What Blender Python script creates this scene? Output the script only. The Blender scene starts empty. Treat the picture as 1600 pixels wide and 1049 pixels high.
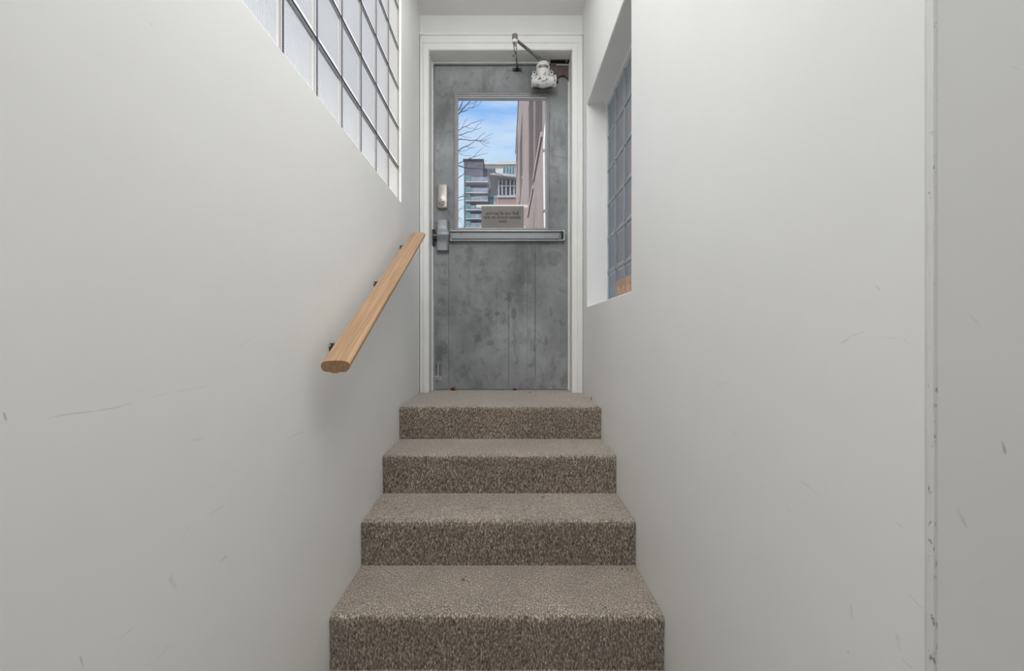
import bpy, bmesh, math, random
from mathutils import Vector, Matrix
random.seed(7)
S = bpy.context.scene
COL = S.collection
R = math.radians
F = 720.0
E = 1.326            # eye height above the hall floor: everything below is measured from the eye, then lifted by E

# ------------------------------------------------------------------ camera
cd = bpy.data.cameras.new('camera'); cam = bpy.data.objects.new('camera', cd); COL.objects.link(cam)
cam.location = (0, 0, 0); cam.rotation_euler = (R(90), 0, 0)
cd.sensor_width = 36; cd.lens = F/1600*36; cd.shift_x = 0.00625; cd.clip_start = .02; cd.clip_end = 500
S.camera = cam

# ------------------------------------------------------------------ sky
W = bpy.data.worlds.new('world'); S.world = W; W.use_nodes = True
wt = W.node_tree; wt.nodes.clear()
def wn(t, **k):
    n = wt.nodes.new(t)
    for a, b in k.items(): setattr(n, a, b)
    return n
wtc = wn('ShaderNodeTexCoord'); wsep = wn('ShaderNodeSeparateXYZ'); wt.links.new(wtc.outputs['Generated'], wsep.inputs[0])
wramp = wn('ShaderNodeValToRGB'); wt.links.new(wsep.outputs['Z'], wramp.inputs[0])
cr = wramp.color_ramp
cr.elements[0].position = 0.0; cr.elements[0].color = (.30, .29, .28, 1)
cr.elements[1].position = 1.0; cr.elements[1].color = (.07, .22, .62, 1)
for p, c in ((.02, (.66, .79, .96)), (.26, (.60, .78, .98)), (.37, (.42, .66, .97)), (.47, (.16, .43, .95)), (.6, (.12, .34, .85))):
    e = cr.elements.new(p); e.color = (*c, 1)
wmap = wn('ShaderNodeMapping'); wmap.inputs['Scale'].default_value = (1.2, 1.2, 6.5); wmap.inputs['Rotation'].default_value = (0, R(12), 0); wmap.inputs['Location'].default_value = (.25, 0.9, .22)
wt.links.new(wtc.outputs['Generated'], wmap.inputs[0])
wnoi = wn('ShaderNodeTexNoise'); wnoi.inputs['Scale'].default_value = 2.6; wnoi.inputs['Detail'].default_value = 7; wnoi.inputs['Roughness'].default_value = .55
wt.links.new(wmap.outputs[0], wnoi.inputs['Vector'])
wcr = wn('ShaderNodeValToRGB'); wcr.color_ramp.elements[0].position = .42; wcr.color_ramp.elements[1].position = .66
wt.links.new(wnoi.outputs['Fac'], wcr.inputs[0])
wmix = wn('ShaderNodeMixRGB'); wmix.inputs['Color2'].default_value = (.86, .91, .99, 1)
wmul = wn('ShaderNodeMath', operation='MULTIPLY'); wmul.inputs[1].default_value = .8
wt.links.new(wcr.outputs[0], wmul.inputs[0]); wt.links.new(wmul.outputs[0], wmix.inputs['Fac']); wt.links.new(wramp.outputs[0], wmix.inputs['Color1'])
wbg = wn('ShaderNodeBackground'); wbg.inputs['Strength'].default_value = 1.0
wt.links.new(wmix.outputs[0], wbg.inputs[0])
wo = wn('ShaderNodeOutputWorld'); wt.links.new(wbg.outputs[0], wo.inputs[0])

# ------------------------------------------------------------------ sun and added fill lamps
def light(name, kind, loc, rot, energy, color, **k):
    l = bpy.data.lights.new(name, kind); l.energy = energy; l.color = color
    for a, b in k.items(): setattr(l, a, b)
    o = bpy.data.objects.new(name, l); COL.objects.link(o); o.location = loc; o.rotation_euler = rot
    return o
sun = light('sun', 'SUN', (0, 0, 0), (0, 0, 0), 4.2, (1, .955, .90), angle=R(3))
sun.rotation_euler = Vector((.62, .40, -.62)).to_track_quat('-Z', 'Y').to_euler()
light('hall_fill', 'AREA', (.15, -.45, 1.93), (0, 0, 0), 24.5, (.97, .985, 1), shape='RECTANGLE', size=1.2, size_y=1.5)  # added fill lamp over the hall, stands for no known fixture
light('stair_fill', 'AREA', (-.02, 1.35, 1.95), (0, 0, 0), 10.5, (.97, .985, 1), shape='RECTANGLE', size=.92, size_y=1.9)  # unseen fill lamp added over the flight to brighten the treads
light('stair_end_fill', 'AREA', (-.02, .40, 1.82), (R(66), 0, 0), 10, (.97, .985, 1), shape='RECTANGLE', size=.85, size_y=.3)  # added fill lamp tilted at the door and end wall, no real fixture

S.view_settings.view_transform = 'Standard'; S.view_settings.look = 'None'
S.view_settings.exposure = 0.0; S.view_settings.gamma = 1; S.view_settings.use_curve_mapping = False

# ------------------------------------------------------------------ materials
class NT:
    def __init__(s, name):
        s.m = bpy.data.materials.new(name); s.m.use_nodes = True; s.t = s.m.node_tree
        s.b = s.t.nodes['Principled BSDF']; s.out = s.t.nodes['Material Output']
    def n(s, t, **k):
        x = s.t.nodes.new(t)
        for a, b in k.items(): setattr(x, a, b)
        return x
    def l(s, a, b): s.t.links.new(a, b)
    def obj(s):
        if not hasattr(s, '_o'): s._o = s.n('ShaderNodeTexCoord').outputs['Object']
        return s._o
    def mapping(s, scale=(1, 1, 1), loc=(0, 0, 0), rot=(0, 0, 0)):
        x = s.n('ShaderNodeMapping'); x.inputs['Scale'].default_value = scale; x.inputs['Location'].default_value = loc; x.inputs['Rotation'].default_value = rot
        s.l(s.obj(), x.inputs[0]); return x.outputs[0]
    def noise(s, scale, vec=None, detail=4, rough=.55, dist=0):
        x = s.n('ShaderNodeTexNoise'); x.inputs['Scale'].default_value = scale; x.inputs['Detail'].default_value = detail
        x.inputs['Roughness'].default_value = rough; x.inputs['Distortion'].default_value = dist
        s.l(vec if vec is not None else s.obj(), x.inputs['Vector']); return x.outputs['Fac']
    def ramp(s, fac, stops):
        x = s.n('ShaderNodeValToRGB'); r = x.color_ramp
        while len(r.elements) < len(stops): r.elements.new(.5)
        for e, (p, c) in zip(r.elements, stops):
            e.position = p; e.color = (c, c, c, 1) if isinstance(c, (int, float)) else (*c, 1)
        s.l(fac, x.inputs[0]); return x.outputs[0]
    def math(s, op, a, b=None, clamp=False):
        x = s.n('ShaderNodeMath', operation=op, use_clamp=clamp)
        for i, v in enumerate((a, b)):
            if v is None: continue
            if isinstance(v, (int, float)): x.inputs[i].default_value = v
            else: s.l(v, x.inputs[i])
        return x.outputs[0]
    def mix(s, fac, a, b, blend='MIX'):
        x = s.n('ShaderNodeMixRGB', blend_type=blend)
        for i, v in enumerate((fac, a, b)):
            if isinstance(v, (int, float)): x.inputs[i].default_value = v if i == 0 else (v, v, v, 1)
            elif isinstance(v, tuple): x.inputs[i].default_value = (*v, 1)
            else: s.l(v, x.inputs[i])
        return x.outputs[0]
    def color(s, c): s.l(c, s.b.inputs['Base Color'])
    def bump(s, h, strength=.3, dist=.002):
        x = s.n('ShaderNodeBump'); x.inputs['Strength'].default_value = strength; x.inputs['Distance'].default_value = dist
        s.l(h, x.inputs['Height']); s.l(x.outputs[0], s.b.inputs['Normal']); return x.outputs[0]

def plain(name, c, rough=.5, metal=0, var=.08, scale=20, bump=0, spec=.5, stretch=(1, 1, 1)):
    t = NT(name); t.b.inputs['Roughness'].default_value = rough; t.b.inputs['Metallic'].default_value = metal
    t.b.inputs['Specular IOR Level'].default_value = spec
    f = t.noise(scale, t.mapping(stretch), 5)
    t.color(t.ramp(f, [(.3, tuple(max(0, x*(1-var)) for x in c)), (.7, tuple(min(1, x*(1+var)) for x in c))]))
    if bump: t.bump(f, bump, .001)
    return t.m

def wall_mat(name, plane, scuffs, base=(.86, .855, .832)):
    """painted plaster; scuffs = (u0,v0,u1,v1,width,strength) pencil-like marks on the plane (axes indices)"""
    t = NT(name); t.b.inputs['Roughness'].default_value = .55; t.b.inputs['Specular IOR Level'].default_value = .3
    big = t.noise(1.7, detail=6); fine = t.noise(60, detail=3)
    c = t.ramp(big, [(.3, tuple(x*.972 for x in base)), (.7, tuple(x*1.02 for x in base))])
    sep = t.n('ShaderNodeSeparateXYZ'); 
    wob = t.n('ShaderNodeVectorMath', operation='ADD')
    nz = t.n('ShaderNodeTexNoise'); nz.inputs['Scale'].default_value = 9; t.l(t.obj(), nz.inputs['Vector'])
    sc = t.n('ShaderNodeVectorMath', operation='SCALE'); sc.inputs['Scale'].default_value = .02
    t.l(nz.outputs['Color'], sc.inputs[0]); t.l(t.obj(), wob.inputs[0]); t.l(sc.outputs[0], wob.inputs[1]); t.l(wob.outputs[0], sep.inputs[0])
    u, v = sep.outputs[plane[0]], sep.outputs[plane[1]]
    mask = None
    for (u0, v0, u1, v1, w, st) in scuffs:
        u0 += .01; u1 += .01; v0 += .01; v1 += .01
        du, dv = u1-u0, v1-v0; L = math.hypot(du, dv); du /= L; dv /= L
        a = t.math('ADD', t.math('MULTIPLY', u, du), t.math('MULTIPLY', v, dv)); a = t.math('ABSOLUTE', t.math('SUBTRACT', a, du*(u0+u1)/2+dv*(v0+v1)/2))
        b = t.math('ADD', t.math('MULTIPLY', u, -dv), t.math('MULTIPLY', v, du)); b = t.math('ABSOLUTE', t.math('SUBTRACT', b, -dv*u0+du*v0))
        ma = t.math('SUBTRACT', 1, t.math('DIVIDE', a, L/2), True)
        ma = t.math('MULTIPLY', ma, 2.2, True)
        mb = t.math('SUBTRACT', 1, t.math('DIVIDE', b, w), True)
        k = t.math('MULTIPLY', t.math('MULTIPLY', ma, mb), st)
        mask = k if mask is None else t.math('MAXIMUM', mask, k)
    if mask is not None:
        br = t.ramp(t.noise(45, detail=2), [(.35, .25), (.6, 1.0)])
        mask = t.math('MULTIPLY', mask, br)
        c = t.mix(mask, c, (.18, .175, .165))
    # tiny specks and dings scattered low on the paint
    vo = t.n('ShaderNodeTexVoronoi'); vo.inputs['Scale'].default_value = 7; t.l(t.obj(), vo.inputs['Vector'])
    sp = t.math('MULTIPLY', t.math('LESS_THAN', vo.outputs['Distance'], .011), .30)
    c = t.mix(sp, c, (.25, .24, .22))
    t.color(c); t.bump(t.math('ADD', t.math('MULTIPLY', big, 3), t.math('MULTIPLY', fine, .12)), .35, .003)
    return t.m

def LW(px, py):      # pixel on the left wall -> (Y, Z)
    Y = .526*F/(790-px); return Y, (525-py)*Y/F
def RW(px, py):
    Y = .474*F/(px-790); return Y, (525-py)*Y/F
def seg(fn, a, b, w, s): return (*fn(*a), *fn(*b), w, s)

M = {}
M['wall_left'] = wall_mat('painted plaster left', (1, 2), [
    seg(LW, (60, 655), (215, 628), .0011, .30), seg(LW, (215, 628), (335, 600), .0010, .22),
    seg(LW, (264, 898), (276, 918), .006, .22), seg(LW, (344, 878), (357, 866), .0022, .30), seg(LW, (126, 1024), (129, 1049), .0012, .7),
    seg(LW, (182, 1008), (212, 980), .0014, .22), seg(LW, (300, 690), (316, 686), .0030, .28), seg(LW, (448, 685), (476, 675), .0016, .35),
    seg(LW, (2, 645), (5, 660), .0018, .5), seg(LW, (364, 551), (398, 526), .0012, .2), seg(LW, (410, 925), (424, 900), .0024, .15), seg(LW, (330, 805), (352, 790), .003, .12),
    seg(LW, (285, 843), (300, 818), .0014, .12), seg(LW, (250, 262), (276, 268), .001, .15), seg(LW, (240, 1040), (262, 1012), .004, .12)])
M['wall_right'] = wall_mat('painted plaster right', (1, 2), [
    seg(RW, (1314, 537), (1330, 526), .0011, .45), seg(RW, (1330, 526), (1352, 521), .0011, .40), seg(RW, (1247, 749), (1278, 772), .0012, .42),
    seg(RW, (1365, 531), (1410, 531), .0009, .2), seg(RW, (1410, 531), (1422, 538), .001, .22), seg(RW, (1120, 604), (1136, 600), .0014, .25), seg(RW, (1136, 600), (1140, 592), .0014, .25),
    seg(RW, (1331, 942), (1333, 968), .0035, .28), seg(RW, (1422, 935), (1446, 960), .0016, .28), seg(RW, (1404, 993), (1408, 1020), .0045, .2),
    seg(RW, (1020, 484), (1080, 491), .0012, .16), seg(RW, (1410, 1029), (1430, 1046), .0014, .3), seg(RW, (1142, 674), (1154, 685), .0014, .22), seg(RW, (1225, 795), (1238, 796), .003, .2),
    seg(RW, (1368, 446), (1378, 456), .001, .3), seg(RW, (1400, 817), (1416, 830), .0012, .2)])
M['wall_front'] = wall_mat('painted plaster landing return', (0, 2), [
    (.555, -.118, .560, -.134, .0028, .75), (.56, .30, .575, .294, .0009, .25), (.503, -.19, .516, -.215, .003, .25), (.51, .03, .525, .01, .0012, .2),
    (.60, .10, .612, .08, .0009, .2), (.58, -.03, .586, -.05, .001, .2), (.52, -.28, .535, -.27, .004, .14)], base=(.85, .845, .822))
M['wall'] = wall_mat('painted plaster', (0, 2), [])
M['trim'] = plain('cream trim paint', (.84, .835, .81), .38, 0, .02, 9, .05)
M['ceiling'] = plain('ceiling paint', (.86, .855, .835), .6, 0, .02, 3)

def carpet():
    t = NT('looped taupe carpet'); t.b.inputs['Roughness'].default_value = .95; t.b.inputs['Specular IOR Level'].default_value = .1
    t.b.inputs['Sheen Weight'].default_value = 1.0; t.b.inputs['Sheen Roughness'].default_value = .45; t.b.inputs['Sheen Tint'].default_value = (.95, .88, .82, 1)
    a = t.noise(250, t.mapping((1, .5, .36)), 3, .75)
    v = t.n('ShaderNodeTexVoronoi'); v.inputs['Scale'].default_value = 270; t.l(t.mapping((1, .5, .36)), v.inputs['Vector'])
    big = t.noise(5, detail=5)
    c = t.ramp(a, [(.28, (.072, .052, .037)), (.44, (.24, .185, .141)), (.55, (.51, .42, .34)), (.70, (1.0, .92, .81))])
    d = t.ramp(v.outputs['Distance'], [(.0, 1.0), (.75, .42)])
    c = t.mix(1, c, d, 'MULTIPLY')
    c = t.mix(1, c, t.ramp(big, [(.3, .86), (.7, 1.12)]), 'MULTIPLY')
    # light from above painted into the colour: upward faces lightened, unevenly
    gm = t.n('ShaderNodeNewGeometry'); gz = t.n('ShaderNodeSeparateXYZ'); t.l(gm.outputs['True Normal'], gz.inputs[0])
    painted_light = t.math('MULTIPLY', t.math('MULTIPLY', t.math('SUBTRACT', gz.outputs[2], .35), 2.5, True), t.ramp(t.noise(3.2, detail=5), [(.3, .55), (.65, 1.0)]))
    c = t.mix(painted_light, c, t.mix(1, c, (1.42, 1.44, 1.46), 'MULTIPLY'))
    t.color(c); t.bump(t.math('SUBTRACT', a, v.outputs['Distance']), .8, .0025)
    return t.m
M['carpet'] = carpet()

def door_paint():
    t = NT('worn blue grey door paint'); t.b.inputs['Roughness'].default_value = .42; t.b.inputs['Specular IOR Level'].default_value = .3
    base = t.ramp(t.noise(2.6, detail=7, rough=.6), [(.30, (.175, .182, .182)), (.5, (.28, .292, .296)), (.72, (.41, .425, .432))])
    blot = t.ramp(t.noise(16, t.mapping((1, 1, .8)), 8, .72, .4), [(.52, 0.0), (.64, 1.0)])
    lowz = t.n('ShaderNodeSeparateXYZ'); t.l(t.obj(), lowz.inputs[0])
    c = t.mix(t.math('MULTIPLY', blot, .45), base, (.105, .110, .112))
    sm = t.ramp(t.noise(6, t.mapping((1.3, 1, .5), (3, 0, 1)), 8, .65), [(.54, 0.0), (.66, 1.0)])
    c = t.mix(t.math('MULTIPLY', sm, .5), c, (.11, .116, .118))
    # dried drip lines
    wob = t.math('MULTIPLY', t.math('SUBTRACT', t.noise(5, t.mapping((0, 0, 1)), 3), .5), .012)
    x = t.math('ADD', lowz.outputs[0], wob)
    for (dx, w, st, z1, z0) in ((-.366, .0028, .55, .60, -.35), (.020, .0028, .62, .32, -.35), (.190, .0042, .55, .61, -.30), (.140, .002, .4, .60, -.28), (-.345, .002, .25, .3, -.2), (-.06, .0025, .25, .5, -.1), (.084, .04, .16, .45, .05), (-.43, .03, .25, .0, -.35)):
        m = t.math('SUBTRACT', 1, t.math('DIVIDE', t.math('ABSOLUTE', t.math('SUBTRACT', x, dx)), w), True)
        m = t.math('MULTIPLY', m, 1.8, True)
        a = t.math('MULTIPLY', t.math('SUBTRACT', z1, lowz.outputs[2]), 15, True); b = t.math('MULTIPLY', t.math('SUBTRACT', lowz.outputs[2], z0), 15, True)
        m = t.math('MULTIPLY', t.math('MULTIPLY', m, st), t.math('MULTIPLY', a, b))
        c = t.mix(m, c, (.040, .043, .045))
    # a few definite stains
    for (dx, dz, rx, rz, st) in ((-.055, .142, .020, .014, .5), (.052, .145, .018, .040, .42), (.03, .265, .03, .02, .45), (-.12, .135, .018, .010, .4), (-.18, -.02, .03, .03, .35), (.26, -.03, .008, .03, .35), (-.10, -.05, .03, .02, .35), (.31, .50, .05, .06, .3), (-.4, -.08, .03, .05, .4), (.02, .235, .03, .015, .45), (.07, .39, .06, .12, .18)):
        qx = t.math('DIVIDE', t.math('SUBTRACT', x, dx), rx); qz = t.math('DIVIDE', t.math('SUBTRACT', lowz.outputs[2], dz), rz)
        q = t.math('ADD', t.math('MULTIPLY', qx, qx), t.math('MULTIPLY', qz, qz))
        q = t.math('ADD', q, t.math('MULTIPLY', t.math('SUBTRACT', t.noise(30, detail=4), .5), 2.6))
        m = t.math('MULTIPLY', t.math('MULTIPLY', t.math('SUBTRACT', 1, q), 3, True), st)
        c = t.mix(m, c, (.085, .092, .098))
    t.color(c)
    t.bump(t.noise(90, detail=4), .25, .001)
    t.l(t.ramp(t.noise(12, detail=5), [(.3, .5), (.7, .68)]), t.b.inputs['Roughness'])
    return t.m
M['door'] = door_paint()
M['lite'] = plain('grey lite frame paint', (.24, .235, .235), .45, .2, .10, 14, .05)
M['lite_dark'] = plain('dark glazing seal', (.05, .05, .052), .5)
M['alu'] = plain('painted grey panic hardware', (.245, .255, .265), .4, .3, .05, 30)
M['alu_light'] = plain('bright aluminium edge', (.52, .52, .53), .3, .6, .05, 30)
M['black'] = plain('black metal', (.015, .015, .016), .5, .3)
M['lockbody'] = plain('worn nickel', (.42, .39, .36), .35, .55, .10, 40)
M['chrome'] = plain('bright nickel', (.62, .61, .60), .2, .9, .04, 30)
M['closer'] = plain('chipped off white enamel', (.66, .65, .63), .4, .05, .06, 40, .2)
def closer_paint():
    t = NT('chipped off white enamel'); t.b.inputs['Roughness'].default_value = .38
    ch = t.ramp(t.noise(55, detail=5, rough=.7), [(.56, 0.0), (.60, 1.0)])
    t.color(t.mix(ch, (.70, .69, .67), (.09, .08, .075))); t.bump(ch, -.3, .001)
    return t.m
M['closer'] = closer_paint()
M['armgrey'] = plain('grimy steel arm', (.21, .20, .185), .4, .55, .35, 60, .2)
M['rust'] = plain('rusty brown bracket', (.105, .075, .065), .6, .3, .30, 50, .3)
M['paper'] = None
def wood():
    t = NT('varnished oak rail'); t.b.inputs['Roughness'].default_value = .34; t.b.inputs['Specular IOR Level'].default_value = .45
    t.b.inputs['Coat Weight'].default_value = .15; t.b.inputs['Coat Roughness'].default_value = .25
    vr = t.n('ShaderNodeVectorRotate', rotation_type='X_AXIS'); vr.inputs['Angle'].default_value = R(-27.35); t.l(t.obj(), vr.inputs[0])
    mp = t.n('ShaderNodeMapping'); mp.inputs['Scale'].default_value = (3.0, .07, 3.0); t.l(vr.outputs[0], mp.inputs[0])
    g = t.noise(38, mp.outputs[0], 6, .6, .3)
    w = t.noise(5, mp.outputs[0], 3)
    c = t.ramp(g, [(.25, (.31, .175, .085)), (.5, (.46, .275, .145)), (.75, (.60, .38, .22))])
    c = t.mix(1, c, t.ramp(w, [(.3, .86), (.7, 1.1)]), 'MULTIPLY')
    t.color(c); t.bump(g, .15, .0006)
    return t.m
M['wood'] = wood()
M['wood_end'] = plain('sawn rail end grain', (.245, .135, .065), .6, 0, .25, 120, .3)
M['bracket'] = plain('dark bronze bracket', (.10, .095, .085), .35, .7, .25, 60)

def glass_block(name, tint, trans, rough, tr_w):
    t = NT(name); t.t.nodes.remove(t.b)
    w1 = t.n('ShaderNodeTexWave', wave_type='BANDS', bands_direction='Y'); w1.inputs['Scale'].default_value = 46
    w2 = t.n('ShaderNodeTexWave', wave_type='BANDS', bands_direction='Z'); w2.inputs['Scale'].default_value = 46
    t.l(t.obj(), w1.inputs['Vector']); t.l(t.obj(), w2.inputs['Vector'])
    h = t.math('ADD', w1.outputs['Fac'], w2.outputs['Fac'])
    # flutes only in the pressed field of the block, the rim is smooth
    sp = t.n('ShaderNodeSeparateXYZ'); t.l(t.obj(), sp.inputs[0])
    fy = t.math('LESS_THAN', t.math('ABSOLUTE', sp.outputs[1]), .078); fz = t.math('LESS_THAN', t.math('ABSOLUTE', sp.outputs[2]), .078)
    fld = t.math('MULTIPLY', fy, fz)
    hh = t.math('MULTIPLY', h, fld)
    bp = t.n('ShaderNodeBump'); bp.inputs['Strength'].default_value = 1.0; bp.inputs['Distance'].default_value = .0016; t.l(hh, bp.inputs['Height'])
    vary = t.ramp(t.math('MULTIPLY', h, .5), [(0.0, .55), (1.0, 1.0)])
    oi = t.n('ShaderNodeObjectInfo'); ov = t.ramp(oi.outputs['Random'], [(0, .93), (1, 1.0)])
    c = t.mix(1, t.mix(fld, (1, 1, 1), vary), tint, 'MULTIPLY'); c = t.mix(1, c, ov, 'MULTIPLY')
    tl = t.n('ShaderNodeBsdfTranslucent'); t.l(c, tl.inputs[0]); t.l(bp.outputs[0], tl.inputs['Normal'])
    rf = t.n('ShaderNodeBsdfRefraction'); rf.inputs['Roughness'].default_value = rough; rf.inputs['IOR'].default_value = 1.12; t.l(c, rf.inputs[0]); t.l(bp.outputs[0], rf.inputs['Normal'])
    df = t.n('ShaderNodeBsdfDiffuse'); df.inputs[0].default_value = (.7, .72, .72, 1)
    m0 = t.n('ShaderNodeMixShader'); m0.inputs[0].default_value = tr_w; t.l(tl.outputs[0], m0.inputs[1]); t.l(rf.outputs[0], m0.inputs[2])
    m1 = t.n('ShaderNodeMixShader'); m1.inputs[0].default_value = 1-trans; t.l(m0.outputs[0], m1.inputs[1]); t.l(df.outputs[0], m1.inputs[2])
    gl = t.n('ShaderNodeBsdfGlossy'); gl.inputs['Roughness'].default_value = .12; t.l(bp.outputs[0], gl.inputs['Normal'])
    fr = t.n('ShaderNodeFresnel'); fr.inputs[0].default_value = 1.4; t.l(bp.outputs[0], fr.inputs['Normal'])
    fm = t.math('MULTIPLY', fr.outputs[0], .55)
    m2 = t.n('ShaderNodeMixShader'); t.l(fm, m2.inputs[0]); t.l(m1.outputs[0], m2.inputs[1]); t.l(gl.outputs[0], m2.inputs[2])
    t.l(m2.outputs[0], t.out.inputs[0]); return t.m
M['block_left'] = glass_block('fluted glass block clear', (.99, .945, .87), .84, .55, .25)
M['block_right'] = glass_block('fluted glass block grey', (.76, .84, .88), .92, .42, .65)
M['joint_dark'] = plain('dark block joint', (.045, .045, .045), .8)
M['joint_grey'] = plain('grey mortar joint', (.42, .43, .44), .8)

def clear_glass(name, alpha=.06, tint=(.97, .985, .98)):
    t = NT(name); t.t.nodes.remove(t.b)
    tr = t.n('ShaderNodeBsdfTransparent'); tr.inputs[0].default_value = (*tint, 1)
    gl = t.n('ShaderNodeBsdfGlossy'); gl.inputs['Roughness'].default_value = .03
    df = t.n('ShaderNodeBsdfDiffuse'); df.inputs[0].default_value = (.8, .8, .82, 1)
    fr = t.n('ShaderNodeFresnel'); fr.inputs[0].default_value = 1.08
    dust = t.math('MULTIPLY', t.ramp(t.noise(9, detail=8, rough=.8), [(.3, .4), (.8, 1.0)]), alpha)
    m1 = t.n('ShaderNodeMixShader'); t.l(dust, m1.inputs[0]); t.l(tr.outputs[0], m1.inputs[1]); t.l(df.outputs[0], m1.inputs[2])
    m2 = t.n('ShaderNodeMixShader'); t.l(fr.outputs[0], m2.inputs[0]); t.l(m1.outputs[0], m2.inputs[1]); t.l(gl.outputs[0], m2.inputs[2])
    t.l(m2.outputs[0], t.out.inputs[0]); return t.m
M['pane'] = clear_glass('dusty clear glass', .05)
M['pane_far'] = plain('far window glass', (.16, .30, .30), .15, .1, .25, 3)
M['pane_dark'] = plain('far dark glass', (.055, .062, .08), .8, 0, .4, .8, spec=.1)
M['rail_glass'] = plain('far balcony glass', (.30, .33, .38), .2, .1, .35, 1.2)

def brick_mat(name, c1, c2, mortar, axes=(1, 2), scale=1.0):
    t = NT(name); t.b.inputs['Roughness'].default_value = .9
    sp = t.n('ShaderNodeSeparateXYZ'); t.l(t.obj(), sp.inputs[0]); cb = t.n('ShaderNodeCombineXYZ'); t.l(sp.outputs[axes[0]], cb.inputs[0]); t.l(sp.outputs[axes[1]], cb.inputs[1])
    b = t.n('ShaderNodeTexBrick'); t.l(cb.outputs[0], b.inputs['Vector']); b.inputs['Scale'].default_value = 1
    b.inputs['Brick Width'].default_value = .22*scale; b.inputs['Row Height'].default_value = .075*scale; b.inputs['Mortar Size'].default_value = .008*scale
    b.inputs['Color1'].default_value = (*c1, 1); b.inputs['Color2'].default_value = (*c2, 1); b.inputs['Mortar'].default_value = (*mortar, 1); b.inputs['Bias'].default_value = 0
    v = t.ramp(t.noise(.9, detail=6), [(.3, .82), (.7, 1.12)])
    t.color(t.mix(1, b.outputs[0], v, 'MULTIPLY')); return t.m
M['brick'] = brick_mat('weathered red brick', (.35, .235, .205), (.27, .19, .17), (.40, .34, .32))
M['brick_front'] = brick_mat('weathered red brick front', (.42, .24, .20), (.36, .22, .19), (.45, .40, .38), (0, 2))
M['tower'] = plain('charcoal brick cladding', (.105, .105, .125), .8, 0, .35, 2.5)
M['cream'] = plain('cream render', (.74, .69, .61), .8, 0, .05, .3)
M['conc'] = plain('pale concrete', (.50, .50, .52), .8, 0, .08, .5)
M['asphalt'] = plain('asphalt', (.10, .10, .10), .9, 0, .2, 3)
M['pipe'] = plain('white painted drain pipe', (.72, .72, .74), .4, 0, .05, 3)
M['pipegrey'] = plain('grey drain pipe strap', (.35, .35, .37), .5)
M['bark'] = plain('grey bark', (.085, .062, .055), .9, 0, .3, 12, .2)
M['leaf'] = plain('dry brown leaf', (.16, .075, .025), .7, 0, .4, 60)
M['straw'] = plain('dry straw bit', (.33, .20, .08), .7, 0, .3, 60)
M['orange'] = plain('rust orange crumb', (.42, .15, .07), .7, 0, .3, 90)
M['grit'] = plain('dark grit', (.03, .025, .02), .8, 0, .3, 90)
M['terracotta'] = plain('terracotta brick', (.58, .38, .27), .85, 0, .30, 35, .4)
M['tape'] = plain('white tape', (.90, .90, .90), .5, 0, .02, 30)
M['ink'] = plain('printed ink show through', (.055, .045, .042), .8)
def paper():
    t = NT('notice paper back'); t.b.inputs['Roughness'].default_value = .8
    t.color(t.ramp(t.noise(14, detail=4), [(.3, (.225, .205, .195)), (.7, (.27, .25, .24))]))
    return t.m
M['paper'] = paper()

# ------------------------------------------------------------------ builders
def link(name, me, m=None, parent=None):
    o = bpy.data.objects.new(name, me); COL.objects.link(o)
    if m is not None and me is not None: me.materials.append(m)
    if parent is not None: o.parent = parent
    return o
def tag(o, label=None, cat=None, group=None, kind=None):
    if label: o['label'] = label
    if cat: o['category'] = cat
    if group: o['group'] = group
    if kind: o['kind'] = kind
    return o
def thing(name, loc, label=None, cat=None, group=None, kind=None):
    o = bpy.data.objects.new(name, None); COL.objects.link(o); o.location = loc; o.empty_display_size = .05
    return tag(o, label, cat, group, kind)
def wloc(o):
    v = Vector((0, 0, 0))
    while o is not None: v = v + o.location; o = o.parent
    return v
def obj(name, bm, m, parent=None, smooth=False, origin=None):
    """bm is in eye-centred world coordinates; origin None = parent's own origin"""
    me = bpy.data.meshes.new(name)
    base = wloc(parent) if parent is not None else Vector((0, 0, 0))
    off = Vector(origin) if origin is not None else base
    bmesh.ops.translate(bm, verts=bm.verts, vec=-off)
    bmesh.ops.recalc_face_normals(bm, faces=bm.faces)
    bm.to_mesh(me); bm.free()
    if smooth:
        for p in me.polygons: p.use_smooth = True
        me.set_sharp_from_angle(angle=R(38))
    o = link(name, me, m, parent); o.location = off-base
    return o
def bevel(o, w, seg=2, ang=40):
    b = o.modifiers.new('bevel', 'BEVEL'); b.width = w; b.segments = seg; b.limit_method = 'ANGLE'; b.angle_limit = R(ang); b.harden_normals = False
    return o
def NB(): return bmesh.new()
def box(bm, x0, x1, y0, y1, z0, z1):
    v = [bm.verts.new(p) for p in ((x0, y0, z0), (x1, y0, z0), (x1, y1, z0), (x0, y1, z0), (x0, y0, z1), (x1, y0, z1), (x1, y1, z1), (x0, y1, z1))]
    for f in ((0, 3, 2, 1), (4, 5, 6, 7), (0, 1, 5, 4), (1, 2, 6, 5), (2, 3, 7, 6), (3, 0, 4, 7)): bm.faces.new([v[i] for i in f])
    return bm
def bx(*a): return box(NB(), *a)
def frame_of(d):
    d = d.normalized(); u = d.orthogonal().normalized() if abs(d.z) > .95 else d.cross(Vector((0, 0, 1))).normalized()
    return u, d.cross(u)
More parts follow.
